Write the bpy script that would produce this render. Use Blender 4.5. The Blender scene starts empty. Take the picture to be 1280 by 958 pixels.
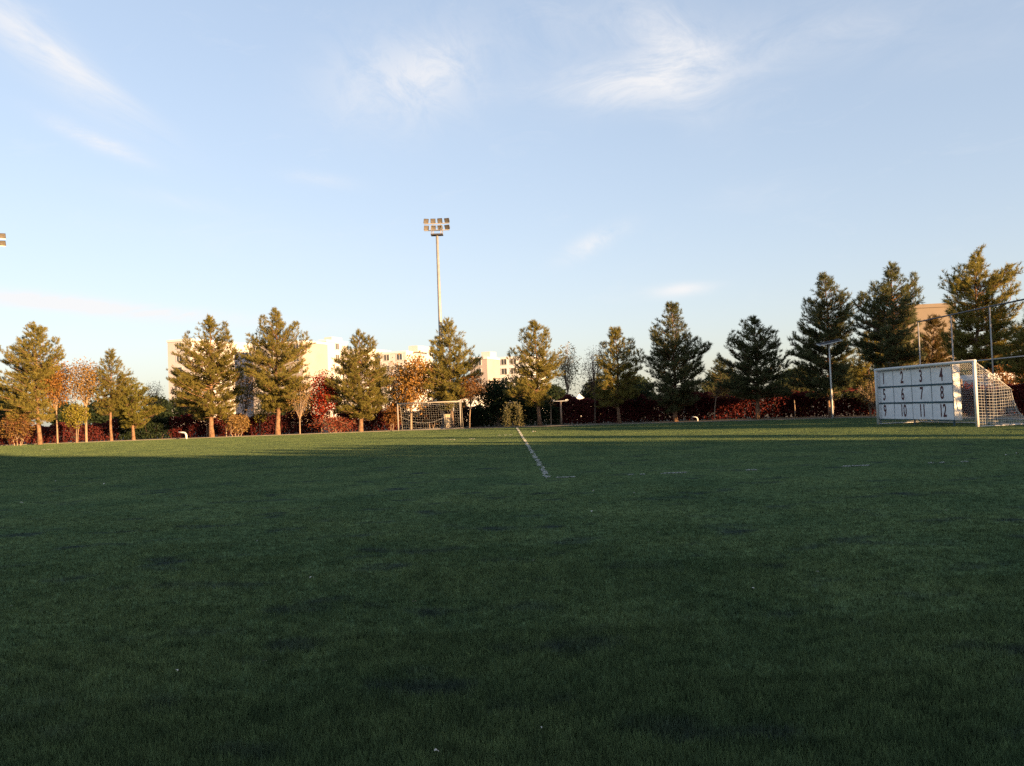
import bpy, bmesh, math, random
import numpy as np
from mathutils import Vector, Matrix

# ------------------------------------------------------------------ camera
R = math.radians
scene = bpy.context.scene
col = scene.collection
W, H_IMG, FPX = 1280.0, 958.0, 1020.0
CAM_H = 1.35
ROLL, PITCH = R(2.2), R(1.77)
fwd = Vector((0, math.cos(PITCH), math.sin(PITCH)))
up0 = Vector((0, -math.sin(PITCH), math.cos(PITCH)))
rt0 = Vector((1, 0, 0))
rt = rt0 * math.cos(ROLL) - up0 * math.sin(ROLL)
up = rt0 * math.sin(ROLL) + up0 * math.cos(ROLL)
cd = bpy.data.cameras.new('camera')
cam = bpy.data.objects.new('camera', cd)
col.objects.link(cam)
cam.matrix_world = Matrix(((rt.x, up.x, -fwd.x, 0), (rt.y, up.y, -fwd.y, 0), (rt.z, up.z, -fwd.z, CAM_H), (0, 0, 0, 1)))
cd.sensor_width = 36
cd.lens = 36 * FPX / W
cd.clip_start, cd.clip_end = 0.1, 6000
scene.camera = cam

# ------------------------------------------------------------------ sun, sky, exposure
SUN_EL, SUN_AZ = R(8.0), R(133)          # azimuth clockwise from +Y
sdir = Vector((math.sin(SUN_AZ) * math.cos(SUN_EL), math.cos(SUN_AZ) * math.cos(SUN_EL), math.sin(SUN_EL)))
sl = bpy.data.lights.new('sun', 'SUN')
sl.energy = 4.9
sl.angle = R(0.6)
sl.color = (1.0, 0.60, 0.27)
sun = bpy.data.objects.new('sun', sl)
sun.rotation_euler = sdir.to_track_quat('Z', 'Y').to_euler()
col.objects.link(sun)
scene.view_settings.view_transform = 'Standard'
scene.view_settings.look = 'None'
scene.view_settings.gamma = 1
scene.view_settings.exposure = 2.1
scene.view_settings.use_curve_mapping = False
scene.cycles.use_denoising = False
scene.cycles.max_bounces = 5
scene.cycles.diffuse_bounces = 3
scene.cycles.transparent_max_bounces = 8
SKY_STRENGTH = 0.106

world = bpy.data.worlds.new('World')
scene.world = world
world.use_nodes = True
nt = world.node_tree
nt.nodes.clear()
N = lambda t: nt.nodes.new(t)
def L(a, b): nt.links.new(a, b)
def wm(op, a, b=None, c=None, clamp=False):
    n = N('ShaderNodeMath'); n.operation = op; n.use_clamp = clamp
    for i, v in enumerate((a, b, c)):
        if v is None: continue
        if isinstance(v, (int, float)): n.inputs[i].default_value = v
        else: L(v, n.inputs[i])
    return n.outputs[0]
sky = N('ShaderNodeTexSky'); sky.sky_type = 'NISHITA'; sky.sun_disc = False
sky.sun_elevation = SUN_EL; sky.sun_rotation = SUN_AZ
sky.air_density, sky.dust_density, sky.ozone_density = 1.0, 1.2, 1.0
tc = N('ShaderNodeTexCoord')
sep = N('ShaderNodeSeparateXYZ'); L(tc.outputs['Generated'], sep.inputs[0])
az = wm('ARCTAN2', sep.outputs[0], sep.outputs[1])
el = wm('ARCSINE', sep.outputs[2])
def wnoise(sx, sy, ang, detail, rough, dist=0.0):
    """noise over azimuth/elevation, stretched along a direction"""
    ca, sa = math.cos(ang), math.sin(ang)
    u = wm('MULTIPLY', wm('ADD', wm('MULTIPLY', az, ca), wm('MULTIPLY', el, sa)), sx)
    v = wm('MULTIPLY', wm('SUBTRACT', wm('MULTIPLY', el, ca), wm('MULTIPLY', az, sa)), sy)
    cb = N('ShaderNodeCombineXYZ'); L(u, cb.inputs[0]); L(v, cb.inputs[1])
    n = N('ShaderNodeTexNoise'); n.inputs['Scale'].default_value = 1
    n.inputs['Detail'].default_value = detail; n.inputs['Roughness'].default_value = rough
    n.inputs['Distortion'].default_value = dist
    L(cb.outputs[0], n.inputs['Vector'])
    return n.outputs['Fac']
def px_dir(px, py):
    d = (rt * (px - W / 2) - up * (py - H_IMG / 2) + fwd * FPX).normalized()
    return math.atan2(d.x, d.y), math.asin(d.z)
wisp_a = wnoise(7, 34, R(-24), 10, 0.66, 0.5)
wisp_b = wnoise(9, 26, R(4), 10, 0.68, 0.8)
wisp_c = wnoise(16, 24, R(-35), 10, 0.70, 0.7)
# x, y, half length, half width (photo pixels), tilt in degrees (up to the right is positive), strength, noise
CLOUDS = [
    (30, 45, 120, 24, -33, 0.62, wisp_a), (105, 92, 80, 12, -33, 0.30, wisp_a), (116, 174, 50, 9, -20, 0.75, wisp_b), (505, 102, 100, 52, 6, 0.52, wisp_c),
    (545, 82, 46, 26, 20, 0.26, wisp_c), (785, 106, 100, 26, 0, 0.62, wisp_b), (850, 92, 70, 34, -50, 0.36, wisp_b), (850, 50, 70, 22, -30, 0.34, wisp_c),
    (960, 60, 210, 34, 2, 0.24, wisp_b), (760, 30, 170, 40, -5, 0.16, wisp_c), (70, 379, 200, 9, -5, 1.6, wisp_b), (742, 304, 42, 12, 22, 0.62, wisp_c),
    (852, 362, 36, 8, 3, 0.8, wisp_b), (405, 226, 46, 9, -6, 0.24, wisp_b), (950, 246, 60, 16, 0, 0.12, wisp_b), (215, 250, 70, 9, -8, 0.16, wisp_a),
    (1240, 60, 120, 20, 0, 0.08, wisp_b), (300, 300, 200, 30, -5, 0.06, wisp_b)]
dens = None
for (px, py, hl, hw, tilt, st, nz) in CLOUDS:
    a0, e0 = px_dir(px, py)
    ca, sa = math.cos(R(tilt)), math.sin(R(tilt))
    da, de = wm('SUBTRACT', az, a0), wm('SUBTRACT', el, e0)
    u = wm('DIVIDE', wm('ADD', wm('MULTIPLY', da, ca), wm('MULTIPLY', de, sa)), hl / FPX)
    v = wm('DIVIDE', wm('SUBTRACT', wm('MULTIPLY', de, ca), wm('MULTIPLY', da, sa)), hw / FPX)
    r2 = wm('ADD', wm('MULTIPLY', u, u), wm('MULTIPLY', v, v))
    g = wm('EXPONENT', wm('MULTIPLY', r2, -1.1))
    k = wm('MULTIPLY', wm('SUBTRACT', nz, 0.29), 3.6, clamp=True)
    t = wm('MULTIPLY', wm('MULTIPLY', g, k), st)
    dens = t if dens is None else wm('ADD', dens, t)
# the same thin cirrus carries on, fainter, over the rest of the sky
rest = wm('MULTIPLY', wm('SUBTRACT', wisp_b, 0.56), 0.5, clamp=True)
dens = wm('ADD', dens, wm('MULTIPLY', rest, wm('GREATER_THAN', el, 0.0)))
dens = wm('MINIMUM', dens, 0.85)
mix = N('ShaderNodeMix'); mix.data_type = 'RGBA'; mix.blend_type = 'MIX'
# the camera's soft response to the bright sky, the same in every direction
gm = N('ShaderNodeGamma'); gm.inputs[1].default_value = 0.49; L(sky.outputs[0], gm.inputs[0])
wb = N('ShaderNodeMix'); wb.data_type = 'RGBA'; wb.blend_type = 'MULTIPLY'; wb.inputs[0].default_value = 1
L(gm.outputs[0], wb.inputs[6]); wb.inputs[7].default_value = (0.985, 1.025, 1.18, 1)
L(dens, mix.inputs[0]); L(wb.outputs[2], mix.inputs[6])
CLOUD_RGB = (2.12, 2.08, 2.08)
mix.inputs[7].default_value = (*CLOUD_RGB, 1)
bg = N('ShaderNodeBackground'); bg.inputs['Strength'].default_value = SKY_STRENGTH
L(mix.outputs[2], bg.inputs['Color'])
wo = N('ShaderNodeOutputWorld'); L(bg.outputs[0], wo.inputs['Surface'])

# ------------------------------------------------------------------ helpers
def at(px, py, Y):
    """world point seen at a photo pixel, at forward distance Y"""
    d = rt * (px - W / 2) - up * (py - H_IMG / 2) + fwd * FPX
    p = d * (Y / d.y)
    return Vector((p.x, p.y, p.z + CAM_H))
def floor_pt(px, Y, py=530):
    p = at(px, py, Y); return Vector((p.x, p.y, 0))
def ground_px(px, py):
    d = rt * (px - W / 2) - up * (py - H_IMG / 2) + fwd * FPX
    s = -CAM_H / d.z
    return Vector((d.x * s, d.y * s, 0))
def z_at(px, py, Y): return at(px, py, Y).z
def mpp(Y): return Y / FPX            # metres per photo pixel

def link(o, parent=None):
    col.objects.link(o)
    if parent is not None: o.parent = parent
    return o
def tag(o, label=None, cat=None, group=None, kind=None):
    if label: o['label'] = label
    if cat: o['category'] = cat
    if group: o['group'] = group
    if kind: o['kind'] = kind
    return o
def thing(name, label, cat, loc=(0, 0, 0), rz=0.0, group=None):
    o = bpy.data.objects.new(name, None); o.empty_display_size = 0.2
    o.location = loc; o.rotation_euler = (0, 0, rz)
    link(o); return tag(o, label, cat, group)
def mesh_obj(name, verts, faces, m, parent=None, smooth=False):
    me = bpy.data.meshes.new(name)
    me.from_pydata([tuple(v) for v in verts], [], [tuple(f) for f in faces])
    me.materials.append(m)
    if smooth: me.polygons.foreach_set('use_smooth', [True] * len(me.polygons))
    me.update()
    return link(bpy.data.objects.new(name, me), parent)
def tri_mesh(name, V, nv, m, parent=None, extra=None):
    """V: (faces*nv,3) array, each run of nv verts one face; extra = (verts, quads) appended"""
    V = np.asarray(V, dtype=np.float32).reshape(-1, 3)
    nf = len(V) // nv
    me = bpy.data.meshes.new(name)
    me.vertices.add(len(V)); me.vertices.foreach_set('co', V.ravel())
    me.loops.add(len(V)); me.loops.foreach_set('vertex_index', np.arange(len(V), dtype=np.int32))
    me.polygons.add(nf)
    me.polygons.foreach_set('loop_start', np.arange(0, len(V), nv, dtype=np.int32))
    me.polygons.foreach_set('loop_total', np.full(nf, nv, dtype=np.int32))
    me.materials.append(m)
    me.update(calc_edges=True)
    return link(bpy.data.objects.new(name, me), parent)
def copy_tree(o, parent=None):
    c = o.copy(); col.objects.link(c); c.parent = parent
    for ch in list(o.children): copy_tree(ch, c)
    return c

class MB:
    def __init__(self): self.v, self.f = [], []
    def box(self, c, s, rz=0.0):
        n = len(self.v); ca, sa = math.cos(rz), math.sin(rz)
        for dz in (-1, 1):
            for dx, dy in ((-1, -1), (1, -1), (1, 1), (-1, 1)):
                x, y = dx * s[0] / 2, dy * s[1] / 2
                self.v.append((c[0] + x * ca - y * sa, c[1] + x * sa + y * ca, c[2] + dz * s[2] / 2))
        for q in ((3, 2, 1, 0), (4, 5, 6, 7), (0, 1, 5, 4), (1, 2, 6, 5), (2, 3, 7, 6), (3, 0, 4, 7)):
            self.f.append(tuple(n + i for i in q))
        return self
    def tube(self, pts, rad, sides=8, cap=True):
        pts = [Vector(p) for p in pts]
        rad = rad if hasattr(rad, '__len__') else [rad] * len(pts)
        n = len(self.v)
        for i, p in enumerate(pts):
            d = (pts[min(i + 1, len(pts) - 1)] - pts[max(i - 1, 0)])
            if d.length < 1e-6: d = Vector((0, 0, 1))
            d.normalize()
            a = Vector((1, 0, 0)) if abs(d.x) < 0.8 else Vector((0, 1, 0))
            u = d.cross(a).normalized(); w = d.cross(u)
            for k in range(sides):
                t = 2 * math.pi * k / sides
                self.v.append(tuple(p + (u * math.cos(t) + w * math.sin(t)) * rad[i]))
        for i in range(len(pts) - 1):
            for k in range(sides):
                a, b = n + i * sides + k, n + i * sides + (k + 1) % sides
                self.f.append((a, b, b + sides, a + sides))
        if cap:
            self.f.append(tuple(n + k for k in range(sides))[::-1])
            e = n + (len(pts) - 1) * sides
            self.f.append(tuple(e + k for k in range(sides)))
        return self
    def build(self, name, m, parent=None, smooth=False):
        return mesh_obj(name, self.v, self.f, m, parent, smooth)

# ------------------------------------------------------------------ materials
MATS = {}
def material(name, rgb, rough=0.8, var=0.0, scale=8.0, rgb2=None, spec=0.3, metallic=0.0, transl=0.0, bump=0.0, bscale=30.0, objvar=0.0, coord='Object'):
    if name in MATS: return MATS[name]
    m = bpy.data.materials.new(name); m.use_nodes = True
    t = m.node_tree; b = t.nodes['Principled BSDF']
    b.inputs['Base Color'].default_value = (*rgb, 1)
    b.inputs['Roughness'].default_value = rough
    b.inputs['Metallic'].default_value = metallic
    b.inputs['Specular IOR Level'].default_value = spec
    csock = None
    if rgb2 is not None or var > 0:
        if coord == 'World':
            g = t.nodes.new('ShaderNodeNewGeometry'); cs = g.outputs['Position']
        else:
            g = t.nodes.new('ShaderNodeTexCoord'); cs = g.outputs['Object']
        n = t.nodes.new('ShaderNodeTexNoise'); n.inputs['Scale'].default_value = scale
        n.inputs['Detail'].default_value = 5; n.inputs['Roughness'].default_value = 0.65
        t.links.new(cs, n.inputs['Vector'])
        r = t.nodes.new('ShaderNodeValToRGB')
        c2 = rgb2 if rgb2 is not None else tuple(c * (1 + var) for c in rgb)
        c1 = rgb if rgb2 is not None else tuple(c * (1 - var) for c in rgb)
        r.color_ramp.elements[0].position = 0.35; r.color_ramp.elements[0].color = (*c1, 1)
        r.color_ramp.elements[1].position = 0.65; r.color_ramp.elements[1].color = (*c2, 1)
        t.links.new(n.outputs['Fac'], r.inputs[0]); csock = r.outputs[0]
    if objvar > 0:
        oi = t.nodes.new('ShaderNodeObjectInfo')
        mr = t.nodes.new('ShaderNodeMapRange')
        mr.inputs[3].default_value = 1 - objvar; mr.inputs[4].default_value = 1 + objvar
        t.links.new(oi.outputs['Random'], mr.inputs[0])
        hs = t.nodes.new('ShaderNodeHueSaturation')
        t.links.new(mr.outputs[0], hs.inputs['Value'])
        if csock is not None: t.links.new(csock, hs.inputs['Color'])
        else: hs.inputs['Color'].default_value = (*rgb, 1)
        csock = hs.outputs[0]
    if csock is not None: t.links.new(csock, b.inputs['Base Color'])
    if bump > 0:
        n2 = t.nodes.new('ShaderNodeTexNoise'); n2.inputs['Scale'].default_value = bscale; n2.inputs['Detail'].default_value = 6
        g2 = t.nodes.new('ShaderNodeTexCoord'); t.links.new(g2.outputs['Object'], n2.inputs['Vector'])
        bp = t.nodes.new('ShaderNodeBump'); bp.inputs['Strength'].default_value = bump; bp.inputs['Distance'].default_value = 0.05
        t.links.new(n2.outputs['Fac'], bp.inputs['Height']); t.links.new(bp.outputs[0], b.inputs['Normal'])
    if transl > 0:
        tr = t.nodes.new('ShaderNodeBsdfTranslucent')
        if csock is not None: t.links.new(csock, tr.inputs[0])
        else: tr.inputs[0].default_value = (*rgb, 1)
        mx = t.nodes.new('ShaderNodeMixShader'); mx.inputs[0].default_value = transl
        out = t.nodes['Material Output']
        t.links.new(b.outputs[0], mx.inputs[1]); t.links.new(tr.outputs[0], mx.inputs[2]); t.links.new(mx.outputs[0], out.inputs['Surface'])
    MATS[name] = m
    return m
def leafmat(name, c1, c2, transl=0.42, scale=2.2): return material(name, c1, 0.75, rgb2=c2, scale=scale, transl=transl, spec=0.15, objvar=0.12)

PINE = leafmat('pine_needles', (0.140, 0.128, 0.032), (0.240, 0.205, 0.052))
PINE_SHADED = leafmat('pine_needles_shaded', (0.070, 0.080, 0.036), (0.130, 0.136, 0.058))  # darker copy of the needles, the shade on these pines put into the colour
PINE_Y = leafmat('pine_needles_yellowish', (0.14, 0.135, 0.03), (0.22, 0.20, 0.045))
ORANGE = leafmat('orange_leaves', (0.14, 0.060, 0.018), (0.21, 0.105, 0.034))
PALEOR = leafmat('pale_orange_leaves', (0.23, 0.14, 0.045), (0.31, 0.20, 0.07))
YELLOW = leafmat('yellow_leaves', (0.24, 0.155, 0.03), (0.27, 0.13, 0.045))
YGREEN = leafmat('yellow_green_leaves', (0.15, 0.135, 0.022), (0.24, 0.205, 0.036))
RED = leafmat('red_leaves', (0.20, 0.017, 0.009), (0.31, 0.042, 0.016))
MAROON = leafmat('maroon_leaves', (0.082, 0.020, 0.020), (0.135, 0.029, 0.026))
DKRED = leafmat('dark_red_leaves', (0.078, 0.014, 0.014), (0.112, 0.020, 0.018))
DKGRN = leafmat('dark_evergreen_leaves', (0.014, 0.026, 0.012), (0.034, 0.050, 0.020))
SILVER = leafmat('silver_green_leaves', (0.12, 0.115, 0.065), (0.24, 0.22, 0.14))
TWIG = leafmat('bare_twigs', (0.09, 0.055, 0.040), (0.15, 0.095, 0.07), transl=0.0)
TWIGRED = leafmat('reddish_twigs', (0.07, 0.032, 0.026), (0.12, 0.055, 0.040), transl=0.0)
BARK = material('pine_bark', (0.09, 0.05, 0.03), 0.95, rgb2=(0.25, 0.15, 0.09), scale=5, bump=0.9, bscale=22)
BARKP = material('pale_bark', (0.19, 0.135, 0.095), 0.95, rgb2=(0.27, 0.20, 0.14), scale=9, bump=0.5, bscale=22)
BARKG = material('grey_brown_bark', (0.085, 0.06, 0.045), 0.95, rgb2=(0.14, 0.10, 0.075), scale=9)
WHITE = material('white_paint', (0.56, 0.56, 0.55), 0.5, rgb2=(0.46, 0.47, 0.47), scale=5, bump=0.05)
WHITE_OLD = material('aged_white_paint', (0.26, 0.24, 0.21), 0.6, rgb2=(0.20, 0.185, 0.165), scale=5)
NETM = material('net_string', (0.42, 0.42, 0.41), 0.9)
GALV = material('galvanised_steel', (0.24, 0.24, 0.235), 0.5, rgb2=(0.32, 0.31, 0.30), scale=4, metallic=0.3)
DARKM = material('dark_steel', (0.05, 0.05, 0.055), 0.5, var=0.3)
CONC = material('concrete', (0.14, 0.125, 0.10), 0.9, rgb2=(0.20, 0.18, 0.15), scale=3)
GLASS = material('window_glass', (0.05, 0.055, 0.065), 0.12, spec=0.6)
CREAM = material('cream_render', (0.54, 0.55, 0.58), 0.9, rgb2=(0.60, 0.61, 0.63), scale=0.15)
PINKR = material('pink_beige_render', (0.43, 0.41, 0.42), 0.9, rgb2=(0.48, 0.46, 0.47), scale=0.15)
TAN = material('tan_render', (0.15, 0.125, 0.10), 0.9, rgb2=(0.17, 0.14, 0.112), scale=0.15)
GREYR = material('grey_render', (0.30, 0.27, 0.26), 0.9, var=0.08, scale=0.2)

# ------------------------------------------------------------------ ground
def turf_material(name, c_lo, c_hi, c_worn, transl):
    m = bpy.data.materials.new(name); m.use_nodes = True
    t = m.node_tree; b = t.nodes['Principled BSDF']
    g = t.nodes.new('ShaderNodeNewGeometry')
    def nz(scale, detail, stretch=None, rough=0.6):
        n = t.nodes.new('ShaderNodeTexNoise'); n.inputs['Scale'].default_value = scale; n.inputs['Detail'].default_value = detail
        n.inputs['Roughness'].default_value = rough
        mp = t.nodes.new('ShaderNodeMapping'); mp.inputs['Scale'].default_value = stretch or (1, 1, 0.0)
        t.links.new(g.outputs['Position'], mp.inputs['Vector']); t.links.new(mp.outputs[0], n.inputs['Vector'])
        return n.outputs['Fac']
    def ramp(f, p0, p1, a, c):
        r = t.nodes.new('ShaderNodeValToRGB'); r.color_ramp.elements[0].position = p0; r.color_ramp.elements[1].position = p1
        r.color_ramp.elements[0].color = (*a, 1); r.color_ramp.elements[1].color = (*c, 1); t.links.new(f, r.inputs[0]); return r.outputs[0]
    base = ramp(nz(0.55, 6), 0.36, 0.66, c_lo, c_hi)
    worn = ramp(nz(1.35, 6, (0.8, 1.25, 0)), 0.56, 0.70, (0, 0, 0), (1, 1, 1))
    mx = t.nodes.new('ShaderNodeMix'); mx.data_type = 'RGBA'
    t.links.new(worn, mx.inputs[0]); t.links.new(base, mx.inputs[6]); mx.inputs[7].default_value = (*c_worn, 1)
    fine = ramp(nz(46, 3, None, 0.7), 0.3, 0.72, (0.48, 0.5, 0.5), (1.5, 1.5, 1.42))
    ml = t.nodes.new('ShaderNodeMix'); ml.data_type = 'RGBA'; ml.blend_type = 'MULTIPLY'; ml.inputs[0].default_value = 1
    t.links.new(mx.outputs[2], ml.inputs[6]); t.links.new(fine, ml.inputs[7])
    clump = ramp(nz(8, 5, (0.7, 1.2, 0), 0.7), 0.34, 0.68, (0.5, 0.53, 0.55), (1.5, 1.46, 1.36))
    m2 = t.nodes.new('ShaderNodeMix'); m2.data_type = 'RGBA'; m2.blend_type = 'MULTIPLY'; m2.inputs[0].default_value = 1
    t.links.new(ml.outputs[2], m2.inputs[6]); t.links.new(clump, m2.inputs[7])
    ml = m2
    t.nodes.remove(b); b = t.nodes.new('ShaderNodeBsdfDiffuse')
    t.links.new(ml.outputs[2], b.inputs['Color'])
    t.links.new(b.outputs[0], t.nodes['Material Output'].inputs['Surface'])
    if transl:
        tr = t.nodes.new('ShaderNodeBsdfTranslucent'); t.links.new(ml.outputs[2], tr.inputs[0])
        ms = t.nodes.new('ShaderNodeMixShader'); ms.inputs[0].default_value = transl
        t.links.new(b.outputs[0], ms.inputs[1]); t.links.new(tr.outputs[0], ms.inputs[2])
        t.links.new(ms.outputs[0], t.nodes['Material Output'].inputs['Surface'])
    return m
BLADE = turf_material('turf_fibres', (0.088, 0.134, 0.066), (0.140, 0.188, 0.088), (0.052, 0.070, 0.070), 0.35)
INFILL = turf_material('turf_infill', (0.064, 0.102, 0.053), (0.104, 0.146, 0.068), (0.038, 0.052, 0.053), 0)
LINEM = material('white_turf_fibres', (0.38, 0.40, 0.38), 0.8, var=0.15, scale=6, transl=0.2)
EARTH = material('dry_earth', (0.085, 0.070, 0.042), 0.95, rgb2=(0.15, 0.12, 0.075), scale=0.7, bump=0.5, bscale=4, coord='World')

# far edge of the turf, left to right, then down the right touchline
EDGE = [(-75, 63), (-39, 62), (-26, 62), (-8.5, 60.5), (0, 57.5), (8, 54.5), (15, 51.5), (20, 49), (21.6, 46)]
def edge_y(x):
    return float(np.interp(x, [e[0] for e in EDGE], [e[1] for e in EDGE]))
S = 3500
tag(mesh_obj('ground', [(-S, -S, -0.03), (S, -S, -0.03), (S, S, -0.03), (-S, S, -0.03)], [(0, 1, 2, 3)], EARTH), kind='structure')
tp = [(-75, -40, -0.004), (21.6, -40, -0.004)] + [(x, y, -0.004) for x, y in EDGE[::-1]]
tag(mesh_obj('turf_pitch', tp, [tuple(range(len(tp)))], INFILL), kind='structure')
# concrete edging round the turf
kb = MB()
for (a, b) in zip(EDGE[:-1], EDGE[1:]):
    mid = ((a[0] + b[0]) / 2, (a[1] + b[1]) / 2 + 0.08, 0.01); ln = math.hypot(b[0] - a[0], b[1] - a[1])
    kb.box(mid, (ln, 0.12, 0.06), math.atan2(b[1] - a[1], b[0] - a[0]))
kb.box((21.7, 3, 0.01), (0.12, 86, 0.06))
tag(kb.build('turf_edging', CONC), kind='structure')

# grass blades: one-metre patches of fibres, instanced over the part of the pitch in view; the fibres
# of farther patches are coarser, fewer and flatter, in many small steps
LEVELS = 10
def turf_blades(pts, lvls):
    me = bpy.data.meshes.new('turf_grass'); me.from_pydata(pts, [], [])
    at_ = me.attributes.new('lvl', 'INT', 'POINT'); at_.data.foreach_set('value', lvls); me.update()
    o = link(bpy.data.objects.new('turf_grass', me)); tag(o, 'short dark green turf fibres covering the pitch', 'grass', kind='stuff')
    ng = bpy.data.node_groups.new('turf_nodes', 'GeometryNodeTree')
    ng.interface.new_socket('Geometry', in_out='INPUT', socket_type='NodeSocketGeometry')
    ng.interface.new_socket('Geometry', in_out='OUTPUT', socket_type='NodeSocketGeometry')
    nn = lambda t: ng.nodes.new(t)
    lk = lambda a, b: ng.links.new(a, b)
    gi, go = nn('NodeGroupInput'), nn('NodeGroupOutput')
    jn = nn('GeometryNodeJoinGeometry')
    na = nn('GeometryNodeInputNamedAttribute'); na.data_type = 'INT'; na.inputs[0].default_value = 'lvl'
    rq = nn('FunctionNodeRandomValue'); rq.data_type = 'INT'; rq.inputs[4].default_value = 0; rq.inputs[5].default_value = 3; rq.inputs['Seed'].default_value = 6
    mq = nn('ShaderNodeMath'); mq.operation = 'MULTIPLY'; mq.inputs[1].default_value = math.pi / 2; lk(rq.outputs[2], mq.inputs[0])
    cx = nn('ShaderNodeCombineXYZ'); lk(mq.outputs[0], cx.inputs[2])
    for v in range(LEVELS):
        f = v / (LEVELS - 1)
        w = 0.0036 * (0.0092 / 0.0036) ** f; nw = 64 * (10.5 / 64) ** f; h = 0.047 * (0.020 / 0.047) ** f; tilt = 0.5 + 0.6 * f
        gr = nn('GeometryNodeMeshGrid'); gr.inputs[0].default_value = 1.0; gr.inputs[1].default_value = 1.0
        gr.inputs[2].default_value = 2; gr.inputs[3].default_value = 2
        dp = nn('GeometryNodeDistributePointsOnFaces'); dp.inputs['Density'].default_value = nw / w; dp.inputs['Seed'].default_value = 1 + v
        lk(gr.outputs[0], dp.inputs['Mesh'])
        cone = nn('GeometryNodeMeshCone'); cone.fill_type = 'NONE'
        cone.inputs['Vertices'].default_value = 3; cone.inputs['Side Segments'].default_value = 1
        cone.inputs['Radius Top'].default_value = w * 0.12; cone.inputs['Radius Bottom'].default_value = w * 0.5; cone.inputs['Depth'].default_value = h
        rr = nn('FunctionNodeRandomValue'); rr.data_type = 'FLOAT_VECTOR'
        rr.inputs[0].default_value = (-tilt, -tilt, 0); rr.inputs[1].default_value = (tilt, tilt, 6.28); rr.inputs['Seed'].default_value = 10 + v
        rs = nn('FunctionNodeRandomValue'); rs.data_type = 'FLOAT'
        rs.inputs[2].default_value = 0.5; rs.inputs[3].default_value = 1.25; rs.inputs['Seed'].default_value = 20 + v
        io = nn('GeometryNodeInstanceOnPoints')
        lk(dp.outputs[0], io.inputs['Points']); lk(cone.outputs[0], io.inputs['Instance']); lk(rr.outputs[0], io.inputs['Rotation']); lk(rs.outputs[1], io.inputs['Scale'])
        rz_ = nn('GeometryNodeRealizeInstances'); lk(io.outputs[0], rz_.inputs[0])
        sm = nn('GeometryNodeSetMaterial'); sm.inputs['Material'].default_value = BLADE; lk(rz_.outputs[0], sm.inputs[0])
        cmp_ = nn('FunctionNodeCompare'); cmp_.data_type = 'INT'; cmp_.operation = 'EQUAL'
        lk(na.outputs[0], cmp_.inputs[2]); cmp_.inputs[3].default_value = v
        ip = nn('GeometryNodeInstanceOnPoints')
        lk(gi.outputs[0], ip.inputs['Points']); lk(sm.outputs[0], ip.inputs['Instance']); lk(cx.outputs[0], ip.inputs['Rotation']); lk(cmp_.outputs[0], ip.inputs['Selection'])
        lk(ip.outputs[0], jn.inputs[0])
    lk(jn.outputs[0], go.inputs[0])
    md = o.modifiers.new('fibres', 'NODES'); md.node_group = ng
    return o
turf_pts, turf_lvl = [], []
prng = random.Random(4)
for iy in range(0, 66):
    y = iy + 0.5
    half = 0.68 * y + 5
    for ix in range(-int(half), int(half) + 1):
        x = ix + 0.5
        if x > 21 or y + 0.5 > min(edge_y(x - 0.5), edge_y(x + 0.5)) + 0.3: continue
        q = (LEVELS - 1) * math.log(max(math.hypot(x, y), 1) / 3.6) / math.log(16 / 3.6) + prng.uniform(-0.5, 0.5)
        turf_pts.append((x, y, -0.008)); turf_lvl.append(min(LEVELS - 1, max(0, round(q))))
turf_blades(turf_pts, turf_lvl)

# worn white lines: white fibres that stand in the turf
def field_line(name, p0, p1, width, seed, cover):
    rng = np.random.default_rng(seed)
    p0, p1 = np.array(p0), np.array(p1)
    ln = np.linalg.norm(p1 - p0); d = (p1 - p0) / ln; s = np.array([-d[1], d[0]])
    n = int(ln * 420)
    t = rng.random(n) * ln; w = (rng.random(n) - 0.5) * width
    # worn gaps: sum of random sinusoids along the line
    f = np.zeros(n)
    for k in range(14):
        f += (1.6 if k < 8 else 0.8) * np.sin(t * (rng.uniform(1.5, 8) if k < 8 else rng.uniform(8, 30)) + w * rng.uniform(-35, 35) + rng.random() * 6.28)
    w = w + 0.35 * width * np.sin(t * 3.1 + seed) * np.sin(t * 7.7)
    keep = f / 3.3 < cover
    t, w = t[keep], w[keep]; n = len(t)
    base = p0[None, :] + t[:, None] * d + w[:, None] * s
    ang = rng.random(n) * 6.28; h = rng.uniform(0.012, 0.028, n); bw = 0.010
    V = np.zeros((n, 3, 3))
    V[:, 0, :2] = base + np.c_[np.cos(ang), np.sin(ang)] * bw
    V[:, 1, :2] = base - np.c_[np.cos(ang), np.sin(ang)] * bw
    lean = rng.normal(0, 0.018, (n, 2))
    V[:, 2, :2] = base + lean; V[:, 2, 2] = h
    return tag(tri_mesh(name, V, 3, LINEM), kind='structure')
A = ground_px(685, 598)
A2 = at(646, 536, 56.5)
field_line('field_line', (A.x, A.y), (A2.x, 56.3), 0.08, 3, 0.0)
field_line('field_line', (A.x, A.y), (21, A.y + 0.15), 0.028, 4, -0.95)
for k, (xa, xb, yy) in enumerate([(46, 78, 563), (540, 610, 551), (612, 640, 545)]):
    a, b = ground_px(xa, yy), ground_px(xb, yy - 0.0384 * (xb - xa))
    field_line('field_line', (a.x, a.y), (b.x, b.y), 0.06, 8 + k, -0.9)

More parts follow.
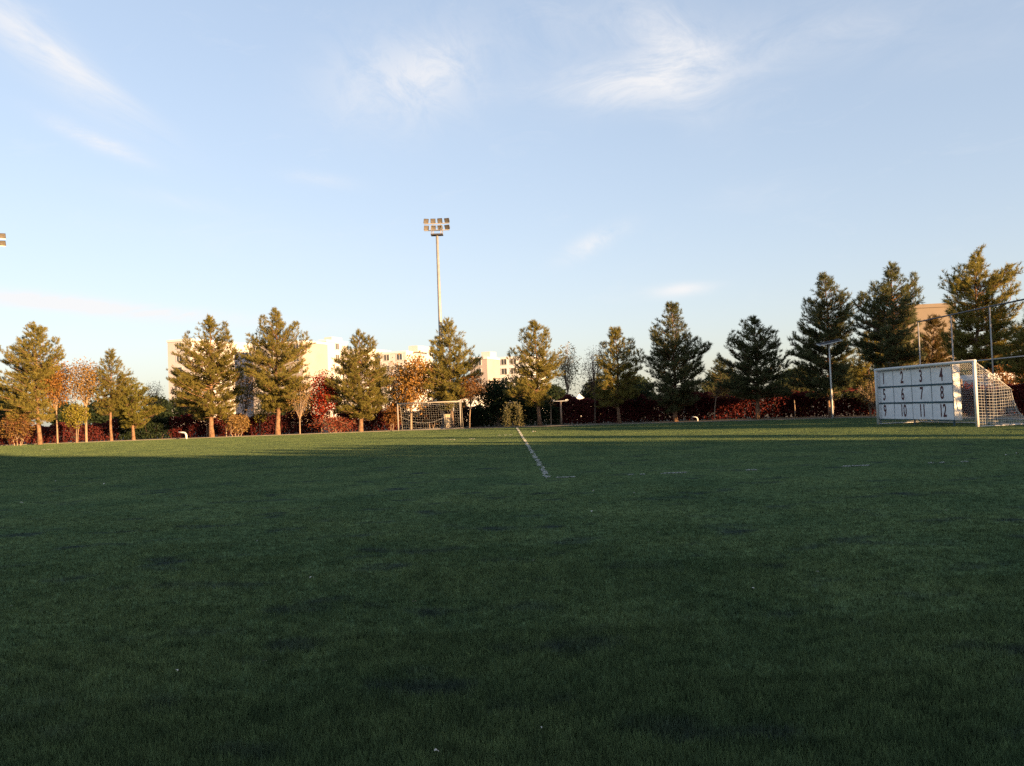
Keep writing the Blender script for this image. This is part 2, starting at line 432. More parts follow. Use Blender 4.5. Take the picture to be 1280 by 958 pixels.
# ------------------------------------------------------------------ foliage tools
def unit(v): return v / np.maximum(np.linalg.norm(v, axis=-1, keepdims=True), 1e-9)
def needles(P, D, rng, n=12, length=0.2, width=0.022, spread=0.8, axis=0.22):
    m = len(P)
    P = np.repeat(P, n, 0); D = np.repeat(D, n, 0)
    u = rng.random((m * n, 1)) * axis
    nd = unit(D * 0.75 + unit(rng.normal(size=(m * n, 3))) * spread)
    b = P + D * u
    side = unit(np.cross(nd, rng.normal(size=(m * n, 3)))) * width * 0.5
    ln = length * rng.uniform(0.6, 1.15, (m * n, 1))
    V = np.stack([b - side, b + side, b + nd * ln], 1)
    return V
def leaves(P, rng, size=0.09, flat=0.0):
    n = len(P)
    a = unit(rng.normal(size=(n, 3))); b = unit(np.cross(a, rng.normal(size=(n, 3))))
    s = size * rng.uniform(0.55, 1.2, (n, 1))
    return np.stack([P - a * s, P - b * s * 0.55, P + a * s, P + b * s * 0.55], 1)
def outline_fn(outline, axis_x, Y):
    ys = np.array([o[0] for o in outline], float)
    return ys

# ------------------------------------------------------------------ pines
def pine(name, label, base_px, base_py, Y, outline, seed, needle=PINE, dens=1.0, trunk_r=0.13, group=None, bark=BARK, leaders=(), tuft=1.0):
    """outline: (photo y, left x, right x) rows from the tip down; turned into real radii about the trunk"""
    rng = np.random.default_rng(seed)
    root = floor_pt(base_px, Y, base_py)
    t = thing(name, label, 'tree', root, 0, group)
    k = mpp(Y)
    zs, ls, rs = [], [], []
    for (py, xl, xr) in outline:
        pl, pr = at(xl, py, Y), at(xr, py, Y)
        zs.append((pl.z + pr.z) / 2); ls.append(pl.x - root.x); rs.append(pr.x - root.x)
    order = np.argsort(zs); zs = np.array(zs)[order]; ls = np.array(ls)[order]; rs = np.array(rs)[order]
    top, z0 = zs[-1], zs[0]
    tip_x = (ls[-1] + rs[-1]) / 2
    # trunk leans gently to the tip
    def axis(z):
        f = np.clip(z / top, 0, 1); return np.array([tip_x * f ** 1.6 + 0.05 * math.sin(z * 1.3 + seed), 0.05 * math.sin(z * 1.7 + seed * 2), z])
    mb = MB()
    tz = np.linspace(-0.1, top - 0.15, 12)
    mb.tube([axis(z) * np.array([1, 1, 1]) for z in tz], [trunk_r * (1.25 if i == 0 else 1) * (1 - 0.93 * (z / top) ** 0.9) if z > 0 else trunk_r * 1.3 for i, z in enumerate(tz)], 7)
    P, D = [], []
    z = z0 + 0.05
    ga = rng.random() * 6.28
    lob = [(rng.uniform(.05, .13), int(rng.integers(1, 4)), rng.uniform(.6, 2.6), rng.random() * 6.28) for _ in range(4)]
    while z < top - 0.25:
        nb = int(rng.integers(4, 7))
        for b in range(nb):
            ga += 2.39996 + rng.normal(0, 0.25)
            zz = z + rng.normal(0, 0.14); fz = min(1, max(0, (zz - z0) / (top - z0)))
            # the tip of this branch ends higher than its root
            rise = -0.08 + 0.95 * fz + rng.uniform(-0.1, 0.3)
            cx, cy = math.cos(ga), math.sin(ga)
            def reach(zq):
                zq = min(max(zq, z0), top)
                L_, R_ = np.interp(zq, zs, -ls), np.interp(zq, zs, rs)
                side = R_ if cx > 0 else L_
                mean = 0.5 * (L_ + R_)
                a0 = axis(zq)[0]
                side = side - a0 if cx > 0 else side + a0
                return max(0.12, abs(cx) * side + (1 - abs(cx)) * mean * 0.95)
            ln = reach(zz)
            ln = reach(zz + ln * rise * 0.75) if ln > 0.3 else ln
            ln *= 1 + sum(a_ * math.sin(n_ * ga + w_ * zz + p_) for a_, n_, w_, p_ in lob) * (1 - 0.5 * fz)
            ln *= rng.choice([rng.uniform(0.86, 1.04), rng.uniform(0.55, 0.9)], p=[0.62, 0.38])
            ln = min(ln, 1.08 * max(reach(zz), reach(zz + ln * max(rise, 0) * 0.75)))
            d0 = np.array([cx, cy, 0.0])
            a = axis(zz)
            q = np.linspace(0, 1, 5)[:, None]
            droop = rng.uniform(-0.08, 0.12)
            pts = a + d0 * ln * q + np.array([0, 0, 1.0]) * ln * (rise * q ** 1.5 - droop * q * (1 - q))
            br = max(0.010, 0.035 * ln / 2)
            mb.tube(pts, [br, br * .8, br * .6, br * .4, br * .15], 4, False)
            # branchlets
            nl = max(3, int(ln * 8.2 * dens * (1.45 - 1.08 * fz)))
            us = np.sort(rng.uniform(0.22, 1.0, nl)); us[-1] = 1.0
            for u in us:
                c = a + d0 * ln * u + np.array([0, 0, 1.0]) * ln * (rise * u ** 1.5 - droop * u * (1 - u))
                sd = np.array([-cy, cx, 0]) * rng.normal(0, 0.8) + d0 * rng.uniform(0.25, 0.9) + np.array([0, 0, rng.uniform(0.15, 0.95)])
                sd = sd / np.linalg.norm(sd)
                bl = rng.uniform(0.16, 0.58) * (0.5 if u == 1 else 1) * min(1, 0.4 + ln * 0.5)
                e = c + sd * bl
                if bl > 0.2: mb.tube([c, e], [0.012, 0.004], 3, False)
                m = 2 if bl < 0.22 else 3 if bl < 0.38 else 4
                for j in range(m):
                    f = (j + 0.6) / m
                    P.append(c + sd * bl * f + rng.normal(0, 0.03, 3)); D.append(sd + np.array([0, 0, 0.25]) + rng.normal(0, 0.22, 3))
        z += rng.uniform(0.16, 0.26)
    # side leaders: upright shoots that stand out of the crown
    for (lx, ly, lb, lw) in leaders:
        tp_, bt_ = at(lx, ly, Y), at(lx, lb, Y)
        dy = rng.uniform(-.4, .4)
        tipp = np.array([tp_.x - root.x, dy, tp_.z]); bot = np.array([bt_.x - root.x, dy, bt_.z])
        a = axis(max(z0, bot[2] - 0.5 * abs(bot[0]) - .2))
        mb.tube([a, a * .4 + bot * .6 + np.array([0, 0, -.1]), bot, tipp], [.03, .025, .02, .005], 4, False)
        nlv = int((tipp[2] - bot[2]) * 42)
        for j in range(nlv):
            f = rng.random(); c = bot * (1 - f) + tipp * f
            rr = lw * k * (1 - f) ** .6 + .05
            an = rng.random() * 6.28
            e = c + np.array([math.cos(an), math.sin(an), .5]) * rr * rng.uniform(.3, 1)
            P.append(e); D.append(np.array([math.cos(an) * .5, math.sin(an) * .5, .9]))
    # leader shoots
    for j in range(16):
        zz = top - rng.uniform(0, 0.55) ** 1.0
        a = axis(zz); P.append(a + rng.normal(0, 0.05, 3) * (1 + (top - zz) * 1.5)); D.append(np.array([rng.normal(0, .35), rng.normal(0, .35), 1.0]))
    P = np.array(P); D = unit(np.array(D))
    mb.build('trunk', bark, t, True)
    tri_mesh('crown', needles(P, D, rng, n=14, length=0.21 * tuft, width=0.027 * tuft, spread=0.66, axis=0.20), 3, needle, t)
    return t

PG = 'pines along the edge of the pitch'
PINES = {}
def add_pine(key, *a, **kw): PINES[key] = pine('pine_tree', *a, group=PG, **kw)
add_pine('T1', 'tall olive pine with an orange sunlit trunk behind the bushy rust shrub', 49, 556, 60.5,
    [(405, 40, 46), (420, 27, 58), (436, 12, 66), (448, 2, 78), (462, -6, 70), (480, -16, 62), (500, -20, 54), (520, -10, 48), (530, 8, 44)], 1, PINE, leaders=[(72, 424, 452, 8), (25, 424, 450, 8), (57, 412, 440, 7)], trunk_r=0.17)
add_pine('T4', 'slim small pine with a bare lower trunk beside the dome-shaped tree', 139, 551, 63,
    [(442, 136, 141), (455, 127, 149), (470, 122, 159), (490, 121, 160), (505, 122, 152), (518, 128, 147)], 2, PINE, trunk_r=0.12, dens=0.9)
add_pine('T5', 'low dome-shaped yellow-green pine with a short trunk', 167, 550, 64,
    [(476, 158, 168), (484, 151, 180), (497, 148, 192), (512, 148, 202), (524, 152, 201), (534, 158, 180)], 3, PINE_Y, trunk_r=0.14, dens=1.3)
add_pine('T6', 'broad sunlit pine in front of the pink apartment block, shaggy outline and pale orange trunk', 265, 546, 63.5,
    [(398, 260, 264), (406, 251, 276), (424, 245, 288), (434, 234, 292), (450, 224, 300), (470, 214, 300), (490, 212, 302), (508, 218, 300), (520, 236, 292)], 4, PINE, leaders=[(233, 417, 450, 8), (290, 428, 450, 7), (280, 404, 428, 6)], trunk_r=0.21)
add_pine('T7', 'tallest sunlit pine in front of the apartment blocks, with several upright leaders', 348, 542, 63,
    [(388, 343, 347), (398, 331, 357), (408, 323, 370), (424, 312, 380), (450, 306, 388), (480, 308, 391), (500, 315, 386), (514, 332, 368)], 5, PINE, leaders=[(329, 397, 430, 8), (370, 405, 440, 9), (383, 418, 442, 6), (313, 420, 445, 6)], trunk_r=0.2)
add_pine('T8', 'rounded sunlit pine between the red tree and the small goal', 451, 540, 62.5,
    [(415, 446, 452), (425, 438, 461), (440, 430, 470), (455, 420, 479), (475, 413, 488), (500, 414, 491), (515, 422, 482), (524, 438, 464)], 6, PINE, leaders=[(463, 423, 442, 7), (433, 436, 456, 7)], trunk_r=0.19)
add_pine('T9', 'sunlit pine standing directly behind the small goal beside the floodlight mast', 565, 537, 63.5,
    [(400, 558, 563), (414, 551, 571), (430, 540, 581), (446, 534, 590), (466, 530, 600), (490, 533, 603), (503, 541, 596), (511, 552, 580)], 7, PINE, leaders=[(578, 428, 448, 6), (590, 444, 465, 6), (543, 428, 448, 6)], trunk_r=0.15, bark=BARKG)
add_pine('T10', 'open pine with layered boughs and a bare crooked top, next to the leafy arch', 674, 532, 60,
    [(404, 666, 670), (414, 654, 684), (424, 656, 684), (438, 646, 688), (447, 641, 698), (470, 641, 700), (488, 634, 692), (500, 640, 682), (508, 656, 680)], 8, PINE, leaders=[(683, 413, 432, 6), (655, 413, 432, 6), (641, 438, 456, 7)], trunk_r=0.16, dens=0.9)
add_pine('T12', 'thin half-lit pine beside the bare reddish tree, sparse upper boughs', 774, 528, 58.5,
    [(413, 767, 773), (428, 758, 784), (445, 752, 798), (465, 748, 804), (490, 742, 800), (506, 746, 794)], 9, PINE, leaders=[(755, 430, 450, 6), (790, 424, 448, 6), (801, 440, 460, 6)], trunk_r=0.13, dens=0.85)
add_pine('T13', 'tall narrow-topped pine with a second lower crown to one side, sunlit only at its tip', 845, 526, 57,
    [(380, 837, 842), (394, 829, 850), (412, 818, 857), (428, 813, 872), (440, 812, 884), (460, 812, 885), (480, 811, 882), (500, 815, 876), (512, 826, 862)], 10, PINE_SHADED, leaders=[(872, 424, 455, 9), (860, 418, 450, 7), (820, 410, 440, 6)], trunk_r=0.15)
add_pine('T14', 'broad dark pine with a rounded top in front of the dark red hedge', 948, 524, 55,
    [(398, 940, 946), (408, 930, 957), (424, 912, 967), (444, 904, 978), (465, 902, 988), (485, 905, 990), (500, 914, 980)], 11, PINE_SHADED, leaders=[(928, 404, 425, 7), (915, 417, 440, 7), (967, 416, 442, 8)], trunk_r=0.16, dens=1.1)
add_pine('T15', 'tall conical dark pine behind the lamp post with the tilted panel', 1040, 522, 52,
    [(343, 1029, 1033), (360, 1019, 1044), (380, 1006, 1060), (400, 1001, 1066), (420, 996, 1064), (450, 990, 1071), (475, 992, 1072), (497, 1002, 1064)], 12, PINE_SHADED, leaders=[(1050, 366, 392, 7), (1008, 376, 400, 7)], trunk_r=0.17, dens=1.1)
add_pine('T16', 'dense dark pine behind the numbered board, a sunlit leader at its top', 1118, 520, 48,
    [(333, 1113, 1119), (344, 1106, 1127), (364, 1082, 1146), (384, 1074, 1156), (410, 1072, 1156), (440, 1075, 1150), (466, 1082, 1148)], 13, PINE_SHADED, leaders=[(1092, 356, 395, 8), (1142, 344, 385, 10), (1078, 370, 400, 7)], trunk_r=0.17, dens=1.15)
add_pine('T17', 'large pine behind the tall fence posts, golden on its sunny side', 1222, 515, 43,
    [(317, 1219, 1225), (330, 1206, 1240), (346, 1191, 1264), (370, 1186, 1270), (400, 1186, 1278), (430, 1194, 1278), (455, 1202, 1270)], 14, PINE, leaders=[(1262, 336, 375, 9), (1204, 334, 365, 8), (1192, 350, 380, 7)], trunk_r=0.17, dens=1.1)
add_pine('T18', 'pine beyond the last fence post with its top lower than its neighbour', 1294, 512, 40,
    [(392, 1288, 1294), (404, 1275, 1306), (424, 1264, 1322), (450, 1262, 1326), (472, 1270, 1320)], 15, PINE, trunk_r=0.14)
add_pine('Ta', 'young green pine in the gap behind the lamp post and the numbered board', 1086, 520, 56,
    [(418, 1083, 1088), (434, 1072, 1100), (455, 1066, 1108), (480, 1064, 1110), (500, 1072, 1102)], 16, PINE, trunk_r=0.09)
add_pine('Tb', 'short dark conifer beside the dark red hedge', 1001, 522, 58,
    [(462, 998, 1002), (476, 990, 1010), (492, 984, 1018), (510, 980, 1022), (518, 985, 1016)], 17, PINE_SHADED, trunk_r=0.08)
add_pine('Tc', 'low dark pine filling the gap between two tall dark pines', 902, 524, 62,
    [(450, 897, 904), (464, 884, 914), (480, 874, 922), (500, 870, 924), (514, 878, 914)], 18, PINE_SHADED, trunk_r=0.09)
add_pine('Td', 'brownish pine seen between the fence posts behind the goal', 1168, 515, 56,
    [(396, 1164, 1170), (410, 1154, 1182), (430, 1148, 1188), (455, 1147, 1192), (480, 1152, 1190)], 19, leafmat('rusty_pine_needles', (0.08, 0.055, 0.015), (0.12, 0.085, 0.025)), trunk_r=0.1)

# ------------------------------------------------------------------ broadleaf trees and shrubs
def broadleaf(name, label, cat, base_px, base_py, Y, box, seed, leaf, bark=BARKP, n_leaf=2500, size=0.085, twig=0.6, trunk_r=0.06, stems=1, fork=0.35, group=None, clump=0.32, droop=0.0):
    """box: (left x, right x, top y, bottom y) of the crown in photo pixels at distance Y"""
    rng = np.random.default_rng(seed)
    root = floor_pt(base_px, Y, base_py)
    t = thing(name, label, cat, root, 0, group)
    xl, xr, yt, yb = box
    lo, hi = at(xl, (yt + yb) / 2, Y), at(xr, (yt + yb) / 2, Y)
    zt, zb = max(0.15, z_at((xl + xr) / 2, yt, Y)), max(0.02, z_at((xl + xr) / 2, yb, Y))
    c = np.array([(lo.x + hi.x) / 2 - root.x, 0, (zt + zb) / 2]); r = np.array([(hi.x - lo.x) / 2, (hi.x - lo.x) / 2 * 0.9, (zt - zb) / 2])
    mb = MB()
    tips = []
    zf = max(0.05, zb + (zt - zb) * 0.12)
    for s in range(stems):
        off = np.array([rng.normal(0, 0.12), rng.normal(0, 0.12), 0]) if stems > 1 else np.zeros(3)
        f = np.array([c[0] * 0.3, 0, zf]) + off * 1.5
        mb.tube([off + [0, 0, -0.05], off * 1.2 + [c[0] * .1, 0, zf * .5], f], [trunk_r * 1.15, trunk_r, trunk_r * .85], 6, False)
        for b in range(max(4, int(11 / stems))):
            d = unit(rng.normal(size=3)); d[2] = abs(d[2]) * 0.9 + 0.15
            e = c + d * r * np.array([1, 1, 1]) * rng.uniform(0.6, 0.98)
            if e[2] < f[2]: e[2] = f[2] + 0.1
            mid = f + (e - f) * 0.45 + np.array([0, 0, 0.18 * np.linalg.norm(e - f)]) + rng.normal(0, 0.06, 3)
            mb.tube([f, mid, e], [trunk_r * .5, trunk_r * .3, trunk_r * .08], 4, False)
            tips.append((f, mid, e))
    # secondary twigs
    for (f, mid, e) in list(tips):
        for j in range(int(9 * twig) + 1):
            u = rng.uniform(0.25, 1.0)
            p = (1 - u) ** 2 * f + 2 * u * (1 - u) * mid + u * u * e
            d = unit(rng.normal(size=3) + (p - c) * 0.6 + np.array([0, 0, 0.5 - droop])); ln = rng.uniform(0.25, 0.6) * r[0] * 0.8
            q = p + d * ln
            mb.tube([p, p + d * ln * .5 + rng.normal(0, .03, 3), q], [0.012, 0.008, 0.003], 3, False)
            tips.append((p, (p + q) / 2, q))
    mb.build('trunk', bark, t, True)
    # leaves gather in clumps round the twig ends
    ends = np.array([e for (_, _, e) in tips])
    n_leaf = int(n_leaf * 1.7)
    idx = rng.integers(0, len(ends), n_leaf)
    P = ends[idx] + rng.normal(0, 1, (n_leaf, 3)) * clump * np.minimum(r, 1.2)
    q = ((P - c) / (r * 1.04)); ok = (q ** 2).sum(1) < rng.uniform(0.8, 1.15, n_leaf)
    P = P[ok]; P = P[P[:, 2] > 0.03]
    if droop: P[:, 2] -= np.abs(rng.normal(0, droop, len(P))); P = P[P[:, 2] > 0.05]
    tri_mesh('crown', leaves(P, rng, size), 4, leaf, t)
    return t
BL = broadleaf
BL('autumn_tree', 'small orange-brown autumn tree with a thin pale trunk beside the tall end pine', 'tree', 72, 553, 62, (40, 97, 450, 524), 21, leafmat('golden_orange_leaves', (0.20, 0.095, 0.024), (0.28, 0.15, 0.045)), n_leaf=4200, size=0.085, twig=1.0)
BL('autumn_tree', 'sparse pale orange tree with a forked trunk, sky showing through its top', 'tree', 108, 552, 62.5, (82, 131, 446, 520), 22, PALEOR, n_leaf=2900, size=0.08, twig=1.2, trunk_r=0.09)
BL('shrub', 'yellow-green leafy shrub hanging low between two thin trunks', 'shrub', 94, 552, 61.5, (78, 113, 505, 537), 23, YGREEN, n_leaf=1700, size=0.08, trunk_r=0.03, stems=3)
BL('shrub', 'bushy yellow and rust shrub at the foot of the tall end pine', 'shrub', 22, 556, 60, (2, 42, 512, 556), 24, leafmat('rusty_leaves', (0.14, 0.05, 0.03), (0.22, 0.15, 0.04)), n_leaf=2400, size=0.08, trunk_r=0.03, stems=4)
BL('bare_tree', 'grey leafless tree behind the dome-shaped pine', 'tree', 191, 549, 70, (176, 208, 474, 532), 25, TWIG, BARKG, n_leaf=900, size=0.05, twig=1.6)
BL('shrub', 'pale yellow and pink shrub on the turf edge between two big pines', 'shrub', 297, 545, 63, (282, 313, 518, 545), 26, PALEOR, n_leaf=1300, size=0.08, trunk_r=0.03, stems=4)
BL('sapling', 'thin sapling beside the pale yellow and pink shrub', 'tree', 283, 546, 63.5, (274, 292, 518, 532), 27, YGREEN, n_leaf=350, size=0.07, trunk_r=0.035)
BL('sapling', 'slender sapling with a white stem, close by a broad pine trunk', 'tree', 259, 547, 64, (250, 268, 512, 528), 28, YGREEN, n_leaf=350, size=0.07, trunk_r=0.035)
BL('sapling', 'little sapling in front of the maroon hedge between two big pines', 'tree', 325, 544, 65, (314, 338, 505, 530), 29, YGREEN, n_leaf=600, size=0.07, trunk_r=0.04)
BL('autumn_tree', 'pale twiggy young tree in front of the bright red tree', 'tree', 375, 543, 62, (356, 394, 476, 532), 30, PALEOR, BARKP, n_leaf=500, size=0.06, twig=1.6, trunk_r=0.05)
BL('autumn_tree', 'bright red autumn tree between two sunlit pines', 'tree', 402, 542, 62.8, (386, 424, 462, 538), 31, RED, n_leaf=2600, size=0.09, trunk_r=0.06)
BL('shrub', 'low spreading red and orange shrub under the rounded pine', 'shrub', 418, 541, 62.5, (384, 446, 522, 541), 32, leafmat('red_orange_leaves', (0.14, 0.022, 0.012), (0.21, 0.07, 0.04)), n_leaf=2000, size=0.08, trunk_r=0.025, stems=6)
BL('autumn_tree', 'yellow and orange autumn tree behind the small goal', 'tree', 514, 538, 63, (484, 548, 438, 520), 33, YELLOW, n_leaf=3600, size=0.11, trunk_r=0.09, twig=1.0)
BL('shrub', 'orange-leaved shrub against the post of the small goal', 'shrub', 489, 539, 63.5, (477, 503, 503, 539), 34, ORANGE, n_leaf=1500, size=0.085, trunk_r=0.03, stems=3)
BL('shrub', 'orange shrub seen through the net of the small goal', 'shrub', 538, 537, 66, (520, 556, 500, 537), 35, leafmat('copper_leaves', (0.13, 0.06, 0.03), (0.2, 0.10, 0.05)), n_leaf=1700, size=0.085, trunk_r=0.03, stems=4)
BL('autumn_tree', 'small copper tree with a slim trunk beside the small goal', 'tree', 587, 536, 62.5, (572, 613, 468, 513), 36, ORANGE, n_leaf=1500, size=0.075, twig=1.0, trunk_r=0.05)
BL('evergreen_shrub', 'big dark evergreen shrub between the copper tree and the leafy arch', 'shrub', 622, 535, 64, (592, 652, 474, 535), 37, DKGRN, BARKG, n_leaf=5200, size=0.10, trunk_r=0.06, stems=4, clump=0.4)
BL('silver_tree', 'airy silver-leaved tree showing pale against the sky behind the open pine', 'tree', 711, 531, 66, (688, 730, 430, 500), 38, SILVER, n_leaf=1500, size=0.075, twig=1.2, trunk_r=0.07)
BL('bare_tree', 'leafless reddish tree beside the thin half-lit pine', 'tree', 744, 529, 62, (724, 766, 432, 512), 39, TWIGRED, BARKG, n_leaf=1700, size=0.055, twig=1.8, trunk_r=0.07)
BL('silver_tree', 'ghostly pale bare-limbed tree behind the rounded pine and the yellow tree', 'tree', 493, 538, 72, (482, 504, 446, 510), 40, SILVER, BARKP, n_leaf=500, size=0.07, twig=1.4, trunk_r=0.08)
BL('sapling', 'thin-stemmed sapling in the dark hedge beside a tall dark pine', 'tree', 893, 524, 56, (886, 918, 484, 500), 41, leafmat('brown_leaves', (0.09, 0.05, 0.02), (0.15, 0.09, 0.04)), n_leaf=380, size=0.07, trunk_r=0.035)
BL('sapling', 'slim pale sapling between the open pine and the flat-topped post', 'tree', 689, 531, 60, (680, 698, 496, 512), 42, DKGRN, n_leaf=300, size=0.07, trunk_r=0.035)
BL('shrub', 'bare-branched light shrub beside the end post of the goal with the board', 'shrub', 1088, 522, 50, (1070, 1102, 468, 520), 43, leafmat('olive_leaves', (0.05, 0.05, 0.02), (0.10, 0.09, 0.04)), BARKP, n_leaf=900, size=0.06, twig=1.3, trunk_r=0.03, stems=4)
BL('autumn_tree', 'rust-coloured low tree behind the goal net', 'tree', 1262, 512, 48, (1225, 1300, 455, 500), 44, ORANGE, n_leaf=1800, size=0.08, trunk_r=0.06)
BL('evergreen_shrub', 'dark shrub filling the gap under the tall narrow-topped pine', 'shrub', 868, 524, 61, (846, 890, 482, 524), 45, DKGRN, BARKG, n_leaf=2600, size=0.09, trunk_r=0.03, stems=4)
BL('evergreen_shrub', 'dark shrub under the thin half-lit pine', 'shrub', 800, 526, 62, (776, 822, 478, 526), 46, DKGRN, BARKG, n_leaf=2800, size=0.09, trunk_r=0.03, stems=4)
BL('evergreen_shrub', 'dark shrub behind the trunk of the open pine', 'shrub', 662, 532, 65, (640, 688, 490, 533), 47, DKGRN, BARKG, n_leaf=2800, size=0.09, trunk_r=0.03, stems=4)
BL('evergreen_shrub', 'dark evergreen peeking between the yellow tree and the rounded pine', 'shrub', 497, 538, 70, (484, 514, 484, 532), 48, DKGRN, BARKG, n_leaf=1600, size=0.09, trunk_r=0.03, stems=3)
BL('evergreen_shrub', 'dark shrub in the shade under the row end beside the tall end pine', 'shrub', -4, 556, 64, (-30, 18, 492, 552), 49, DKGRN, BARKG, n_leaf=2600, size=0.09, trunk_r=0.03, stems=4)

OLIVE = leafmat('olive_green_leaves', (0.075, 0.068, 0.018), (0.13, 0.112, 0.035))
BL('autumn_tree', 'pale straw-coloured tree in the gap between the two biggest sunlit pines', 'tree', 305, 546, 68, (284, 333, 436, 530), 101, leafmat('straw_leaves', (0.17, 0.115, 0.055), (0.24, 0.17, 0.09)), n_leaf=1700, size=0.085, twig=1.3, trunk_r=0.07)
BL('broadleaf_tree', 'olive tree between the red tree and the rounded pine', 'tree', 424, 541, 68, (404, 440, 458, 532), 102, OLIVE, n_leaf=1700, size=0.09, trunk_r=0.06)
BL('broadleaf_tree', 'olive tree filling the gap beside the rounded pine, behind the ghostly pale tree', 'tree', 473, 539, 74, (456, 494, 450, 532), 103, OLIVE, n_leaf=1800, size=0.09, trunk_r=0.06)
BL('broadleaf_tree', 'olive tree at the corner of the pink-beige apartment block', 'tree', 234, 547, 71, (214, 256, 462, 536), 104, OLIVE, n_leaf=2000, size=0.09, trunk_r=0.07)
BL('broadleaf_tree', 'olive tree behind the mast and the small goal', 'tree', 546, 537, 71, (524, 578, 448, 530), 105, OLIVE, n_leaf=2400, size=0.09, trunk_r=0.07)
BL('broadleaf_tree', 'brown-green tree behind the open pine, in front of the rows of windows', 'tree', 650, 533, 72, (628, 672, 456, 515), 106, OLIVE, n_leaf=1500, size=0.09, trunk_r=0.07)
BL('broadleaf_tree', 'rusty olive tree between the tallest sunlit pine and the red tree', 'tree', 386, 543, 70, (366, 404, 470, 535), 107, leafmat('rusty_olive_leaves', (0.10, 0.065, 0.022), (0.16, 0.10, 0.04)), n_leaf=1700, size=0.085, trunk_r=0.06)
# leafy arch at the end of the white line
def leafy_arch():
    rng = np.random.default_rng(77)
    Y = 58.6; root = floor_pt(642, Y, 534)
    t = thing('leafy_arch', 'small arch overgrown with yellow-green leaves at the end of the white line', 'arch', root)
    w, h = 0.42, z_at(642, 503, Y)
    mb = MB()
    for s in (-1, 1): mb.tube([(s * w, 0, -0.05), (s * w, 0, h * .85), (s * w * .6, 0, h)], 0.025, 5)
    mb.tube([(-w * .6, 0, h), (w * .6, 0, h)], 0.025, 5)
    mb.build('frame', DARKM, t)
    n = 1500
    s = rng.choice([-1, 1], n); z = rng.random(n) * h
    P = np.c_[s * w * np.where(z > h * .85, rng.uniform(0, 1, n), 1) + rng.normal(0, 0.11 + 0.09 * (1 - z / h), n), rng.normal(0, 0.18, n), z * rng.uniform(.9, 1.06, n)]
    tri_mesh('foliage', leaves(P, rng, 0.065), 4, leafmat('ivy_leaves', (0.10, 0.10, 0.035), (0.20, 0.18, 0.09)), t)
leafy_arch()

# hedges
def hedge(label, x0, x1, Y0, Y1, h, leaf, seed, depth=0.9, size=0.115, per=620):
    rng = np.random.default_rng(seed)
    a, b = floor_pt(x0, Y0), floor_pt(x1, Y1)
    ln = (b - a).length; mid = (a + b) / 2
    t = thing('hedge', label, 'hedge', mid, math.atan2(b.y - a.y, b.x - a.x))
    n = int(ln * h * per)
    u = (rng.random(n) - .5) * ln
    hh = h * (1 + 0.10 * np.sin(u * 1.7 + seed) + 0.07 * np.sin(u * 4.3 + seed * 2))
    z = np.clip(rng.beta(1.2, 1.0, n), 0.02, 1) * hh
    # leaves sit mostly near the outer faces of the clipped block
    v = depth * 0.5 * np.sign(rng.normal(size=n)) * rng.beta(1.6, 1, n)
    v = v + rng.normal(0, 0.06, n)
    P = np.c_[u + rng.normal(0, 0.05, n), v, z + rng.normal(0, 0.03, n)]; P[:, 2] = np.maximum(P[:, 2], 0.03)
    tri_mesh('foliage', leaves(P, rng, size), 4, leaf, t)
    mb = MB()
    for k in range(int(ln * 5)):
        x = rng.uniform(-.5, .5) * ln; y = rng.normal(0, depth * .15)
        for j in range(2):
            e = (x + rng.normal(0, .25), y + rng.normal(0, depth * .25), h * rng.uniform(.7, .98))
            mb.tube([(x, y, -0.03), ((x + e[0]) / 2, (y + e[1]) / 2, e[2] * .5), e], [0.02, 0.014, 0.004], 3, False)
    tag(mb.build('stems', BARKG, t), kind='stuff')
    return t
HG = 'hedges behind the trees'
hedge('dark maroon hedge behind the small orange-brown tree', -45, 150, 66, 67, 1.45, MAROON, 61)
hedge('dark green clipped hedge behind the dome-shaped pine', 150, 216, 67, 67, 1.6, DKGRN, 62)
hedge('maroon hedge behind the broad sunlit pine and the bent white pipe', 214, 335, 67, 66.5, 1.65, DKRED, 63)
hedge('maroon hedge behind the bright red tree', 335, 402, 66.5, 66, 1.6, MAROON, 64)
hedge('dark hedge between the rounded pine and the small goal', 424, 500, 66, 66, 1.7, MAROON, 65)
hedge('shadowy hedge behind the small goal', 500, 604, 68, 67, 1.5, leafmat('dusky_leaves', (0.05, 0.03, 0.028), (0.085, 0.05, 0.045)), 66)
hedge('dark green hedge under the big evergreen shrub and the open pine', 588, 700, 66, 63, 1.5, DKGRN, 67)
hedge('maroon hedge behind the flat-topped post and the bare reddish tree', 690, 800, 64, 61.5, 1.9, MAROON, 68, per=1000)
hedge('maroon hedge under the tall narrow-topped pine', 800, 884, 61.5, 59.5, 1.9, MAROON, 69)
hedge('dark red hedge behind the broad dark pine', 880, 1000, 59.5, 57, 1.75, DKRED, 70)
hedge('brightest dark red hedge, behind the lamp post with the tilted panel', 1000, 1100, 57, 53, 1.75, DKRED, 71)
hedge('maroon hedge seen through the goal net', 1150, 1330, 50, 40, 1.5, DKRED, 72)

